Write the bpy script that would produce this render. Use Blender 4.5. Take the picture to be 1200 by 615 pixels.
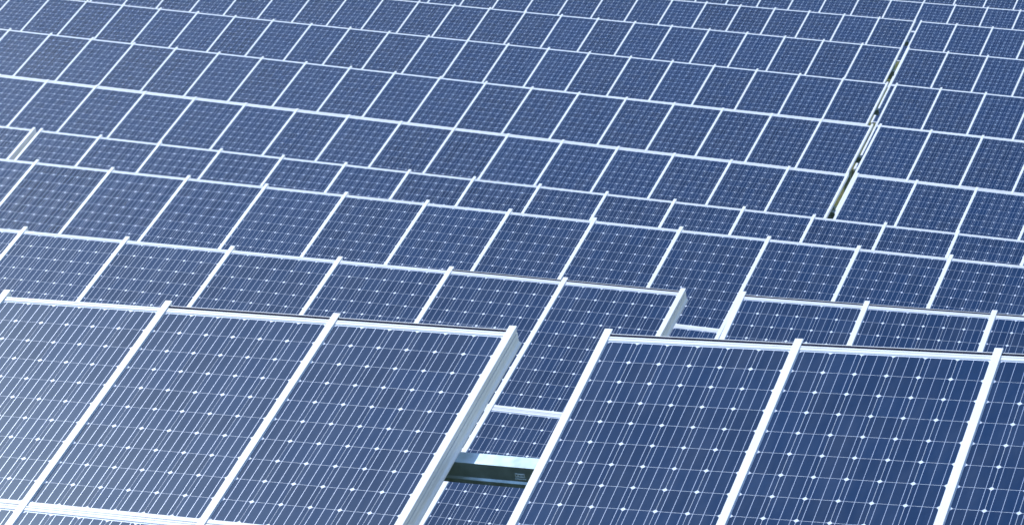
import bpy, bmesh, math, random
from mathutils import Matrix, Vector
random.seed(7)
for o in list(bpy.data.objects): bpy.data.objects.remove(o)
scene = bpy.context.scene
COL = scene.collection
ZOFF = 7.0                     # the lens stands about 4.5 m over the slope it looks down

# ------------------------------------------------------------------ camera
cd = bpy.data.cameras.new('camera'); cam = bpy.data.objects.new('camera', cd); COL.objects.link(cam)
R = ((0.92638, -0.10156, 0.36263), (0.37448, 0.14665, -0.91557), (0.0398, 0.98396, 0.17389))
m = Matrix([list(r) for r in R]).to_4x4(); m.translation = (0, 0, ZOFF); cam.matrix_world = m
cd.sensor_width = 36; cd.lens = 113.70; cd.clip_start = 0.1; cd.clip_end = 3000
cd.dof.use_dof = True; cd.dof.focus_distance = 24.0; cd.dof.aperture_fstop = 20.0
scene.camera = cam
# ------------------------------------------------------------------ sky and sun
SUN = Vector((-0.625, 0.145, 0.767)).normalized()
elev = math.asin(SUN.z); azim = math.atan2(SUN.x, SUN.y)
w = bpy.data.worlds.new('World'); scene.world = w; w.use_nodes = True
nt = w.node_tree; nt.nodes.clear()
sky = nt.nodes.new('ShaderNodeTexSky'); sky.sky_type = 'NISHITA'; sky.sun_disc = False
sky.sun_elevation = elev; sky.sun_rotation = azim; sky.air_density = 1.0; sky.ozone_density = 1.2; sky.dust_density = 0.2
bg = nt.nodes.new('ShaderNodeBackground'); bg.inputs['Strength'].default_value = 0.15
ow = nt.nodes.new('ShaderNodeOutputWorld')
nt.links.new(sky.outputs[0], bg.inputs[0]); nt.links.new(bg.outputs[0], ow.inputs[0])
sd = bpy.data.lights.new('sun', 'SUN'); sd.energy = 2.4; sd.angle = math.radians(0.53); sd.color = (1.0, 0.985, 0.965)
so = bpy.data.objects.new('sun', sd); COL.objects.link(so)
so.rotation_euler = SUN.to_track_quat('Z', 'Y').to_euler(); so.location = (-30, 10, 60)
vs = scene.view_settings
scene.display_settings.display_device = 'sRGB'
vs.view_transform = 'Standard'; vs.look = 'None'; vs.gamma = 1; vs.exposure = 0.8
vs.use_curve_mapping = False

# ------------------------------------------------------------------ materials
def mat(name):
    m = bpy.data.materials.new(name); m.use_nodes = True
    return m, m.node_tree, m.node_tree.nodes['Principled BSDF']
def N(t, kind, **kw):
    n = t.nodes.new(kind)
    for k, v in kw.items(): setattr(n, k, v)
    return n
def ramp(t, fac, stops):
    r = N(t, 'ShaderNodeValToRGB'); e = r.color_ramp.elements
    while len(e) < len(stops): e.new(0.5)
    for q, (p, c) in zip(e, stops): q.position = p; q.color = (*c, 1)
    t.links.new(fac, r.inputs[0]); return r

def cell_material():
    m, t, b = mat('silicon_cell_under_glass')
    oi = N(t, 'ShaderNodeObjectInfo'); at = N(t, 'ShaderNodeAttribute', attribute_name='tone')
    ad = N(t, 'ShaderNodeMath', operation='ADD'); t.links.new(oi.outputs['Random'], ad.inputs[0]); t.links.new(at.outputs['Fac'], ad.inputs[1])
    hf = N(t, 'ShaderNodeMath', operation='MULTIPLY'); t.links.new(ad.outputs[0], hf.inputs[0]); hf.inputs[1].default_value = 0.5
    geo = N(t, 'ShaderNodeNewGeometry')
    n1 = N(t, 'ShaderNodeTexNoise'); n1.inputs['Scale'].default_value = 30; n1.inputs['Detail'].default_value = 4
    t.links.new(geo.outputs['Position'], n1.inputs['Vector'])
    mx = N(t, 'ShaderNodeMath', operation='MULTIPLY_ADD'); t.links.new(n1.outputs[0], mx.inputs[0]); mx.inputs[1].default_value = 0.5; t.links.new(hf.outputs[0], mx.inputs[2])
    r = ramp(t, mx.outputs[0], [(0.25, (0.0006, 0.012, 0.048)), (1.0, (0.0012, 0.020, 0.074))])
    mp = N(t, 'ShaderNodeMapping'); mp.inputs['Scale'].default_value = (5.0, 1.2, 1.2); t.links.new(geo.outputs['Position'], mp.inputs['Vector'])
    n3 = N(t, 'ShaderNodeTexNoise'); n3.inputs['Scale'].default_value = 1.6; n3.inputs['Detail'].default_value = 8; n3.inputs['Roughness'].default_value = 0.65
    t.links.new(mp.outputs[0], n3.inputs['Vector'])
    dr = N(t, 'ShaderNodeMapRange'); dr.inputs['From Min'].default_value = 0.42; dr.inputs['From Max'].default_value = 0.78; dr.inputs['To Min'].default_value = 0.0; dr.inputs['To Max'].default_value = 0.06
    t.links.new(n3.outputs[0], dr.inputs['Value'])
    dm = N(t, 'ShaderNodeMix', data_type='RGBA'); t.links.new(dr.outputs[0], dm.inputs[0]); t.links.new(r.outputs[0], dm.inputs[6]); dm.inputs[7].default_value = (0.33, 0.36, 0.40, 1)
    t.links.new(dm.outputs[2], b.inputs['Base Color'])
    b.inputs['Specular IOR Level'].default_value = 0.5; b.inputs['Specular Tint'].default_value = (0.54, 0.80, 1.0, 1.0)   # blue anti-reflex glass
    b.inputs['IOR'].default_value = 1.5
    n2 = N(t, 'ShaderNodeTexNoise'); n2.inputs['Scale'].default_value = 1.3; n2.inputs['Detail'].default_value = 5
    t.links.new(geo.outputs['Position'], n2.inputs['Vector'])
    mr = N(t, 'ShaderNodeMapRange'); mr.inputs['To Min'].default_value = 0.225; mr.inputs['To Max'].default_value = 0.25
    t.links.new(n2.outputs[0], mr.inputs['Value']); t.links.new(mr.outputs[0], b.inputs['Roughness'])
    return m
def plain(name, col, rough, metal=0.0, coat=0.0, var=0.06, scale=6.0, spec=0.5):
    m, t, b = mat(name)
    geo = N(t, 'ShaderNodeNewGeometry'); n = N(t, 'ShaderNodeTexNoise'); n.inputs['Scale'].default_value = scale; n.inputs['Detail'].default_value = 6
    t.links.new(geo.outputs['Position'], n.inputs['Vector'])
    lo = tuple(c * (1 - var) for c in col); hi = tuple(min(1, c * (1 + var)) for c in col)
    r = ramp(t, n.outputs[0], [(0.3, lo), (0.7, hi)]); t.links.new(r.outputs[0], b.inputs['Base Color'])
    b.inputs['Roughness'].default_value = rough; b.inputs['Metallic'].default_value = metal
    b.inputs['Coat Weight'].default_value = coat; b.inputs['Coat Roughness'].default_value = 0.3
    b.inputs['Specular IOR Level'].default_value = spec
    return m
M_CELL = cell_material()
M_BACK = plain('white_backsheet', (0.62, 0.69, 0.82), 0.5, coat=0.6, var=0.03)
M_FRAME = plain('pale_anodised_frame', (0.67, 0.69, 0.71), 0.42, metal=0.0, var=0.05, scale=9)
M_RAIL = plain('pale_anodised_rail', (0.75, 0.76, 0.77), 0.40, metal=0.0, var=0.05, scale=5)
M_BUS = plain('tinned_busbar', (0.50, 0.58, 0.74), 0.34, metal=0.5, coat=0.6, var=0.04)
M_STRIP = plain('black_edge', (0.010, 0.013, 0.03), 0.9, var=0.2, spec=0.1)
M_STEEL = plain('galvanised_steel', (0.36, 0.47, 0.53), 0.36, metal=0.8, var=0.28, scale=11)
M_STAMP = plain('stamped_zinc', (0.55, 0.66, 0.72), 0.4, metal=0.3, var=0.1)
def ground_material():
    m, t, b = mat('dry_meadow')
    geo = N(t, 'ShaderNodeNewGeometry')
    n = N(t, 'ShaderNodeTexNoise'); n.inputs['Scale'].default_value = 0.7; n.inputs['Detail'].default_value = 10; n.inputs['Roughness'].default_value = 0.7
    t.links.new(geo.outputs['Position'], n.inputs['Vector'])
    r = ramp(t, n.outputs[0], [(0.3, (0.05, 0.075, 0.02)), (0.5, (0.12, 0.13, 0.045)), (0.72, (0.22, 0.19, 0.10))])
    t.links.new(r.outputs[0], b.inputs['Base Color']); b.inputs['Roughness'].default_value = 0.95; b.inputs['Specular IOR Level'].default_value = 0.1
    n2 = N(t, 'ShaderNodeTexNoise'); n2.inputs['Scale'].default_value = 18; n2.inputs['Detail'].default_value = 6
    t.links.new(geo.outputs['Position'], n2.inputs['Vector'])
    bp = N(t, 'ShaderNodeBump'); bp.inputs['Distance'].default_value = 0.08; t.links.new(n2.outputs[0], bp.inputs['Height']); t.links.new(bp.outputs[0], b.inputs['Normal'])
    return m
M_GROUND = ground_material()

# ------------------------------------------------------------------ the field's measures (metres)
P = 0.99421          # rail to rail
C = 0.1575           # cell pitch
V0 = 0.0413          # top edge of a panel to its first cell
H = 10 * C + 0.0766  # panel pitch down the slope
NR = 3               # panels down the slope in the three near rows, two in those behind
LEN = NR * H
def depth(key): return 3 if key in ('1L', '1R', '2L', '2R', '3', '4L', '4R') else 2
# top-edge origin at rail 0, row direction, down-slope direction; first and last column; (col range showing the dark strip)
T = {
'1L': ((-8.9019, 15.0055, -3.3447), (0.9988, -0.0132, 0.0468), (0.0095, -0.8908, -0.4542), -3, 2),
'1R': ((-5.3964, 14.9389, -3.1615), (0.9979, 0.007, 0.064), (0.0352, -0.8921, -0.4505), 0, 4),
'2L': ((-8.9596, 23.761, -4.6232), (0.9998, -0.0071, 0.0177), (0.0016, -0.8937, -0.4487), -8, 0),
'2R': ((-7.4474, 23.6921, -4.5709), (0.9994, 0.0124, 0.0328), (0.026, -0.8909, -0.4536), 0, 5),
'3':  ((-10.9814, 32.5993, -5.6391), (1.0, -0.0024, -0.0007), (-0.0025, -0.8928, -0.4504), -11, 6),
'4L': ((-24.1575, 41.5108, -6.6827), (0.9999, -0.0016, -0.0108), (-0.0063, -0.8906, -0.4548), -4, -1),
'4R': ((-24.0245, 41.5106, -6.6841), (0.9999, -0.0016, -0.0108), (-0.0063, -0.8906, -0.4548), 0, 17),
'5L': ((-29.0431, 50.3825, -7.2164), (0.9998, -0.0071, -0.02), (-0.0154, -0.8901, -0.4555), -4, 14),
'5R': ((-14.0014, 50.3009, -7.5044), (0.9998, -0.0071, -0.02), (-0.0154, -0.8901, -0.4555), 0, 5),
'6L': ((-35.0544, 59.2105, -7.4629), (0.9998, -0.0098, -0.0201), (-0.0179, -0.8881, -0.4592), -3, 18),
'6R': ((-16.0398, 59.0613, -7.8249), (0.9998, -0.0098, -0.0201), (-0.0179, -0.8881, -0.4592), 0, 5),
'7L': ((-38.3371, 68.3487, -7.7661), (0.9998, 0.0046, -0.0183), (-0.0042, -0.8914, -0.4532), -5, 19),
'7R': ((-18.2692, 68.442, -8.1332), (0.9998, 0.0046, -0.0183), (-0.0042, -0.8914, -0.4532), 0, 5),
'8L': ((-32.4091, 77.0443, -8.0717), (0.9999, 0.0031, -0.0152), (-0.0042, -0.8906, -0.4547), -11, 11),
'8R': ((-20.3267, 77.075, -8.2591), (0.9999, 0.0031, -0.0152), (-0.0042, -0.8906, -0.4547), 0, 5),
'9L': ((-28.3745, 85.56, -8.3382), (0.9999, 0.0031, -0.0106), (-0.002, -0.8907, -0.4545), -12, 5),
'9R': ((-22.2658, 85.5813, -8.4019), (0.9999, 0.0031, -0.0106), (-0.002, -0.8907, -0.4545), 0, 5),
'10': ((-24.7394, 95.363, -8.789), (1.0, 0.0066, -0.0071), (0.0027, -0.8905, -0.4549), -9, 5),
'11': ((-24.84, 104.16, -9.19), (1.0, 0.0066, -0.0071), (0.0027, -0.8905, -0.4549), -6, 5),
}
LABEL = {
'1L': 'largest nearest solar array filling the lower left corner, its right end beside the open gap',
'1R': 'nearest solar array at the lower right, right of the gap with the dark steel purlin',
'2L': 'second-row solar array left of its gap, seen above and behind the lower left array',
'2R': 'second-row solar array at right, only its upper cells showing above the lower right array',
'3': 'third-row solar array running unbroken across the whole picture',
'4L': 'fourth-row solar array end at the far left edge, left of the pale gap',
'4R': 'fourth-row solar array showing a low strip of panels, right of the pale gap',
'5L': 'fifth-row solar array left of the narrow dark gap, under the thick white line',
'5R': 'fifth-row solar array right of the narrow dark gap, under the thick white line',
'6L': 'sixth-row solar array left of the narrow dark gap, above the thick white line',
'6R': 'sixth-row solar array right of the narrow dark gap, above the thick white line',
'7L': 'seventh-row solar array from the front, left of the narrow dark gap',
'7R': 'seventh-row solar array from the front, right of the narrow dark gap',
'8L': 'eighth-row solar array from the front, left of the narrow dark gap',
'8R': 'eighth-row solar array from the front, right of the narrow dark gap',
'9L': 'ninth-row solar array from the front, left of the top of the narrow gap',
'9R': 'ninth-row solar array from the front, right of the top of the narrow gap',
'10': 'tenth-row solar array at the upper right, second from the top edge, crossing above the gap',
'11': 'farthest solar array, its lower panels cut off by the top right edge',
}
TAB = {}
for k, (o, a, b, c0, c1) in T.items():
    a = Vector(a).normalized(); b = Vector(b); b = (b - a * b.dot(a)).normalized(); n = -(a.cross(b))
    if n.z < 0: n = -n
    if k in ('5R', '6R', '7R', '8R', '9R'): o = tuple(Vector(o) + a * 0.03)
    TAB[k] = (Vector(o) + Vector((0, 0, ZOFF)), a, b, n, c0, c1)

# ------------------------------------------------------------------ the ground: a sheet that follows the arrays
ROWS = [('1L', '1R'), ('2L', '2R'), ('3',), ('4R',), ('5L',), ('6L',), ('7L',), ('8L',), ('9L',), ('10',), ('11',)]
def row_z(ks, x):
    zs = []
    for k in ks:
        o, a, b, n, c0, c1 = TAB[k]; base = o + b * LEN
        lo, hi = base.x + c0 * P - 12, base.x + (c1 + 1) * P + 12
        xc = max(lo, min(hi, x)); d = max(lo + 12 - x, x - hi + 12, 0)
        zs.append((math.exp(-d * 1.5), base.z + (xc - base.x) * a.z / a.x - 0.75))
    s = sum(q[0] for q in zs) + 1e-12
    return sum(q[0] * q[1] for q in zs) / s if s > 1e-9 else zs[0][1]
ROWY = [(TAB[r[0]][0] + TAB[r[0]][2] * LEN * 0.6).y for r in ROWS]
def ground_z(x, y):
    if y <= ROWY[0]:
        return row_z(ROWS[0], x) + min(ROWY[0] - y, 25) * 0.13
    if y >= ROWY[-1]: return row_z(ROWS[-1], x) - min(y - ROWY[-1], 200) * 0.03
    for i in range(len(ROWY) - 1):
        if y <= ROWY[i + 1]:
            f = (y - ROWY[i]) / (ROWY[i + 1] - ROWY[i]); return row_z(ROWS[i], x) * (1 - f) + row_z(ROWS[i + 1], x) * f
def build_ground():
    def axis(lo, hi, step):
        v = []; q = lo
        while q <= hi: v.append(q); q += step
        far = []; d = step; e = hi
        while e < 1400: d *= 1.5; e += d; far.append(e)
        near = []; d = step; e = lo
        while e > -1400: d *= 1.5; e -= d; near.append(e)
        return near[::-1] + v + far
    xs = axis(-60, 20, 1.0); ys = axis(-10, 116, 1.0)
    vs_ = []; rnd = random.Random(3)
    for y in ys:
        for x in xs: vs_.append((x, y, ground_z(x, y) + rnd.uniform(-.03, .03)))
    W = len(xs); fs = [(j * W + i, j * W + i + 1, (j + 1) * W + i + 1, (j + 1) * W + i) for j in range(len(ys) - 1) for i in range(W - 1)]
    me = bpy.data.meshes.new('ground'); me.from_pydata(vs_, [], fs); me.materials.append(M_GROUND)
    for p in me.polygons: p.use_smooth = True
    o = bpy.data.objects.new('ground', me); COL.objects.link(o); o['kind'] = 'structure'; o['label'] = 'dry grassy slope under the solar arrays'
    return o
build_ground()

# ------------------------------------------------------------------ shared meshes (local axes: x along the row, y up the slope, z off the face)
def mesh(name, verts, faces, mats, mi=None, tone=None):
    me = bpy.data.meshes.new(name); me.from_pydata(verts, [], faces)
    for q in mats: me.materials.append(q)
    if mi: me.polygons.foreach_set('material_index', mi)
    if tone:
        at = me.attributes.new('tone', 'FLOAT', 'FACE'); at.data.foreach_set('value', tone)
    me.update(); return me
def box(V, F, x0, x1, y0, y1, z0, z1):
    s = len(V)
    V += [(x0, y0, z0), (x1, y0, z0), (x1, y1, z0), (x0, y1, z0), (x0, y0, z1), (x1, y0, z1), (x1, y1, z1), (x0, y1, z1)]
    F += [tuple(s + i for i in f) for f in ((0, 3, 2, 1), (4, 5, 6, 7), (0, 1, 5, 4), (1, 2, 6, 5), (2, 3, 7, 6), (3, 0, 4, 7))]
def extrude(V, F, prof, fn, t0, t1, cap=True):
    """prof: closed outline; fn(p, q, t) -> point"""
    s = len(V); k = len(prof)
    for t in (t0, t1): V += [fn(p, q, t) for p, q in prof]
    for i in range(k): F.append((s + i, s + (i + 1) % k, s + k + (i + 1) % k, s + k + i))
    if cap: F.append(tuple(range(s + k - 1, s - 1, -1))); F.append(tuple(range(s + k, s + 2 * k)))
def fixn(me):
    bm = bmesh.new(); bm.from_mesh(me); bmesh.ops.recalc_face_normals(bm, faces=bm.faces); bm.to_mesh(me); bm.free(); return me

HW = P / 2 - 0.0145                     # half width of a panel
PH = H - 0.004                          # its height; y runs 0 .. -PH
CS = 0.1553; CY = 0.1549; CH = 0.0118                # one cell and its cut corner
def cell_verts(cx, cy, z):
    h = CS / 2; k = h - CH; g = CY / 2; l = g - CH
    return [(cx + k, cy + g, z), (cx - k, cy + g, z), (cx - h, cy + l, z), (cx - h, cy - l, z), (cx - k, cy - g, z), (cx + k, cy - g, z), (cx + h, cy - l, z), (cx + h, cy + l, z)]
def cell_mesh():
    top = cell_verts(0, 0, 0.0002); bot = cell_verts(0, 0, 0.0)
    V = top + bot; F = [tuple(range(8))] + [(i, i + 8, (i + 1) % 8 + 8, (i + 1) % 8) for i in range(8)]
    return mesh('cell', V, F, [M_CELL], None, [random.random()] * 9)
GRID = [((i - 2.5) * C, -(V0 + (r + 0.5) * C)) for r in range(10) for i in range(6)]
def cells_mesh(seed):
    rnd = random.Random(seed); V = []; F = []; tn = []
    for x, y in GRID:
        s = len(V); V += cell_verts(x, y, 0.0006); F.append(tuple(range(s, s + 8))); tn.append(rnd.random())
    return mesh('cells', V, F, [M_CELL], None, tn)
def busbar_mesh():
    V = []; F = []; hw = 0.001
    for i in range(6):
        for f in (-1 / 3, 0, 1 / 3):
            x = (i - 2.5) * C + f * C; s = len(V)
            V += [(x - hw, -V0 - 0.002, 0.0012), (x - hw, -V0 - 10 * C + 0.002, 0.0012), (x + hw, -V0 - 10 * C + 0.002, 0.0012), (x + hw, -V0 - 0.002, 0.0012)]
            F.append((s, s + 1, s + 2, s + 3))
    return mesh('busbars', V, F, [M_BUS])
def laminate_mesh():
    V = []; F = []; box(V, F, -HW + 0.003, HW - 0.003, -PH + 0.004, -0.004, -0.006, 0.0)
    return mesh('solar_panel', V, F, [M_BACK])
def frame_mesh():
    V = []; F = []
    top = [(0, -0.034), (0, 0.0035), (-0.0015, 0.0048), (-0.0115, 0.0048), (-0.0125, 0.0015), (-0.0145, 0.0015), (-0.0155, 0.0042), (-0.032, 0.0042), (-0.034, 0.003), (-0.034, -0.034)]
    extrude(V, F, top, lambda p, q, t: (t, p, q), -HW, HW)
    y = -PH
    bot = [(y, -0.034), (y, 0.003), (y + 0.0015, 0.0045), (y + 0.028, 0.0045), (y + 0.0295, 0.003), (y + 0.0295, -0.034)]
    extrude(V, F, bot, lambda p, q, t: (t, p, q), -HW, HW)
    for s in (-1, 1): box(V, F, min(s * HW, s * (HW - 0.0075)), max(s * HW, s * (HW - 0.0075)), y + 0.0297, -0.0342, -0.034, 0.0035)
    return fixn(mesh('frame', V, F, [M_FRAME]))
RAILP = [(-0.0215, 0.0055), (-0.0215, 0.0075), (-0.0197, 0.0092), (0.0197, 0.0092), (0.0215, 0.0075), (0.0215, 0.0055), (0.0135, 0.0055),
         (0.0135, -0.030), (0.006, -0.030), (0.006, -0.0345), (0.0155, -0.0345), (0.0155, -0.058), (0.006, -0.058), (0.006, -0.063), (0.0135, -0.063), (0.0135, -0.086), (0.024, -0.098), (0.024, -0.107),
         (-0.024, -0.107), (-0.024, -0.098), (-0.0135, -0.086), (-0.0135, 0.0055)]
RAILS_LOW = RAILP[:8] + [(0.018, -0.038), (0.018, -0.046), (-0.018, -0.046), (-0.018, -0.038), (-0.0135, -0.036), (-0.0135, 0.0055)]
def rail_mesh(prof, nr=3):
    V = []; F = []
    extrude(V, F, prof, lambda p, q, t: (p, t, q), 0.054, -nr * H - 0.03)
    return fixn(mesh('rail', V, F, [M_RAIL]))
def strip_mesh():
    V = []; F = []; box(V, F, -HW, HW, 0.0006, 0.0190, -0.03, 0.003); box(V, F, -HW, HW, 0.0192, 0.0235, -0.03, 0.003)  # near-black strip along the panel's upper edge, pale lip above it
    return mesh('edge_strip', V, F, [M_STRIP, M_FRAME], [0] * 6 + [1] * 6)
PURV = (0.8283, 2.50, 4.15)
def purlin_mesh(length):
    # rolled channel: flange on top, web towards the viewer with a folded lower lip (p down the slope, q off the face)
    prof = [(0, -0.108), (0.080, -0.108), (0.080, -0.196), (0.090, -0.205), (0.090, -0.214), (0.084, -0.220), (0.084, -0.234),
            (0.030, -0.234), (0.030, -0.230), (0.080, -0.230), (0.080, -0.216), (0.0855, -0.211), (0.0855, -0.207), (0.076, -0.198), (0.076, -0.112), (0.0, -0.112)]
    V = []; F = []
    extrude(V, F, prof, lambda p, q, t: (t, -p, q), 0, length)
    return fixn(mesh('purlin', V, F, [M_STEEL]))
def girder_mesh(nr):
    V = []; F = []; box(V, F, -0.03, 0.03, -nr * H + 0.35, -0.45, -0.36, -0.236)
    return mesh('girder', V, F, [M_STEEL])
def post_mesh(h):
    # open C post, upright
    prof = [(-0.06, -0.04), (0.06, -0.04), (0.06, 0.04), (0.052, 0.04), (0.052, -0.032), (-0.052, -0.032), (-0.052, 0.04), (-0.06, 0.04)]
    V = []; F = []; extrude(V, F, prof, lambda p, q, t: (p, q, t), 0, h)
    return fixn(mesh('post', V, F, [M_STEEL]))

ME_CELL = cell_mesh(); ME_CELLS = [cells_mesh(s) for s in range(6)]; ME_BUS = busbar_mesh(); ME_LAM = laminate_mesh(); ME_FRAME = frame_mesh()
ME_RAIL = rail_mesh(RAILP); ME_RAIL2 = rail_mesh(RAILP, 2); ME_RAIL_LOW = rail_mesh(RAILS_LOW, 2); ME_STRIP = strip_mesh(); ME_GIRD = {k: girder_mesh(k) for k in (2, 3)}
PUR = {}; 

def child(name, me, parent, mtx):
    o = bpy.data.objects.new(name, me); COL.objects.link(o); o.parent = parent; o.matrix_basis = mtx; return o

STRIP = {'1L': (1, 2), '1R': (0, 4), '2L': (-1, 0), '2R': (0, 5)}
# panels whose cells are single objects: (column, panel row), the ones that show largest
SINGLE = {'1L': [(0, 0), (1, 0), (2, 0), (0, 1), (1, 1)], '1R': [(0, 0), (1, 0), (2, 0)],
          '2L': [(0, 0), (0, 1), (-1, 0), (-2, 0), (-3, 0)], '2R': [(0, 0), (1, 0), (2, 0)],
          '3': [(0, 0), (1, 0), (2, 0), (-1, 0), (-2, 0)]}
REACH = {'1L': (0.02, 0.62), '2L': (0.02, 0.60), '1R': (-0.22, 0.1), '2R': (-0.20, 0.1), '4L': (0.02, 0.05), '4R': (0.02, 0.05)}
I4 = Matrix.Identity(4)
def build_table(key):
    o, a, b, n, c0, c1 = TAB[key]
    W = Matrix((a, -b, n)).transposed().to_4x4(); W.translation = o          # table frame at rail 0 on the top edge
    mid = o + a * ((c0 + c1 + 1) / 2 * P) + b * (LEN * 0.6)
    E = Matrix.Rotation(math.atan2(a.y, a.x), 4, 'Z'); E.translation = (mid.x, mid.y, ground_z(mid.x, mid.y))
    root = bpy.data.objects.new('solar_array', None); COL.objects.link(root); root.matrix_world = E
    root.empty_display_size = 0.5
    root['label'] = LABEL[key]; root['category'] = 'solar array'; root['group'] = 'rows of solar arrays on the slope'
    L = E.inverted() @ W; nr = depth(key); ln_v = nr * H
    rnd = random.Random(key)
    def at(u, v, nn=0.0): return L @ Matrix.Translation((u, -v, nn))
    for c in range(c0, c1 + 1):
        for r in range(nr):
            j = Matrix.Rotation(math.radians(rnd.gauss(0, .07)), 4, 'X') @ Matrix.Rotation(math.radians(rnd.gauss(0, .07)), 4, 'Y')
            pn = child('solar_panel', ME_LAM, root, at((c + .5) * P, r * H) @ j)
            child('frame', ME_FRAME, pn, I4)
            if (c, r) in SINGLE.get(key, ()):
                for x, y in GRID: child('cell', ME_CELL, pn, Matrix.Translation((x, y, 0.0004)))
            else:
                q = child('cells', rnd.choice(ME_CELLS), pn, I4); q['kind'] = 'stuff'
            q = child('busbars', ME_BUS, pn, I4); q['kind'] = 'stuff'
            if r == 0 and key in STRIP and STRIP[key][0] <= c <= STRIP[key][1]: child('edge_strip', ME_STRIP, pn, I4)
    for c in range(c0, c1 + 2):
        child('rail', ME_RAIL_LOW if ((key in ('5L', '6L', '7L', '8L', '9L') and c == c1 + 1) or (key in ('5R', '6R', '7R', '8R', '9R') and c == 0)) else (ME_RAIL if nr == 3 else ME_RAIL2), root, at(c * P, rnd.uniform(-.006, .006)))
    l, rr = REACH.get(key, (0.06, 0.06)); ln = (c1 + 1 - c0) * P + l + rr
    me = purlin_mesh(ln)
    for v in PURV[:nr]:
        pu = child('purlin', me, root, at(c0 * P - l, v))
        if key == '1L' and v == PURV[0]:
            V = []; F = []; x = l + (3 - c0) * P + 0.335        # the little pressed mark on the web
            for (x0, x1, z0, z1) in ((x, x + .05, -.168, -.165), (x, x + .05, -.150, -.147), (x, x + .003, -.165, -.150), (x + .047, x + .05, -.165, -.150),
                                     (x - .004, x + .054, -.181, -.178), (x + .012, x + .018, -.163, -.152), (x + .026, x + .038, -.159, -.156)):
                box(V, F, x0, x1, -0.0830, -0.0802, z0, z1)
            child('stamp', mesh('stamp', V, F, [M_STAMP]), pu, I4)
    k = c0 * P + 0.5 * P
    while k < (c1 + 1) * P:
        child('girder', ME_GIRD[nr], root, at(k, 0))
        for v in (1.15, ln_v - 0.7):
            top = o + a * k + b * v - n * 0.30; gz = ground_z(top.x, top.y) - 0.25
            Q = Matrix.Rotation(math.atan2(a.y, a.x), 4, 'Z'); Q.translation = (top.x, top.y, gz)
            hh = round(top.z - gz, 2)
            if hh not in PUR: PUR[hh] = post_mesh(hh)
            child('post', PUR[hh], root, E.inverted() @ Q)
        k += 3 * P
    return root
for key in T: build_table(key)
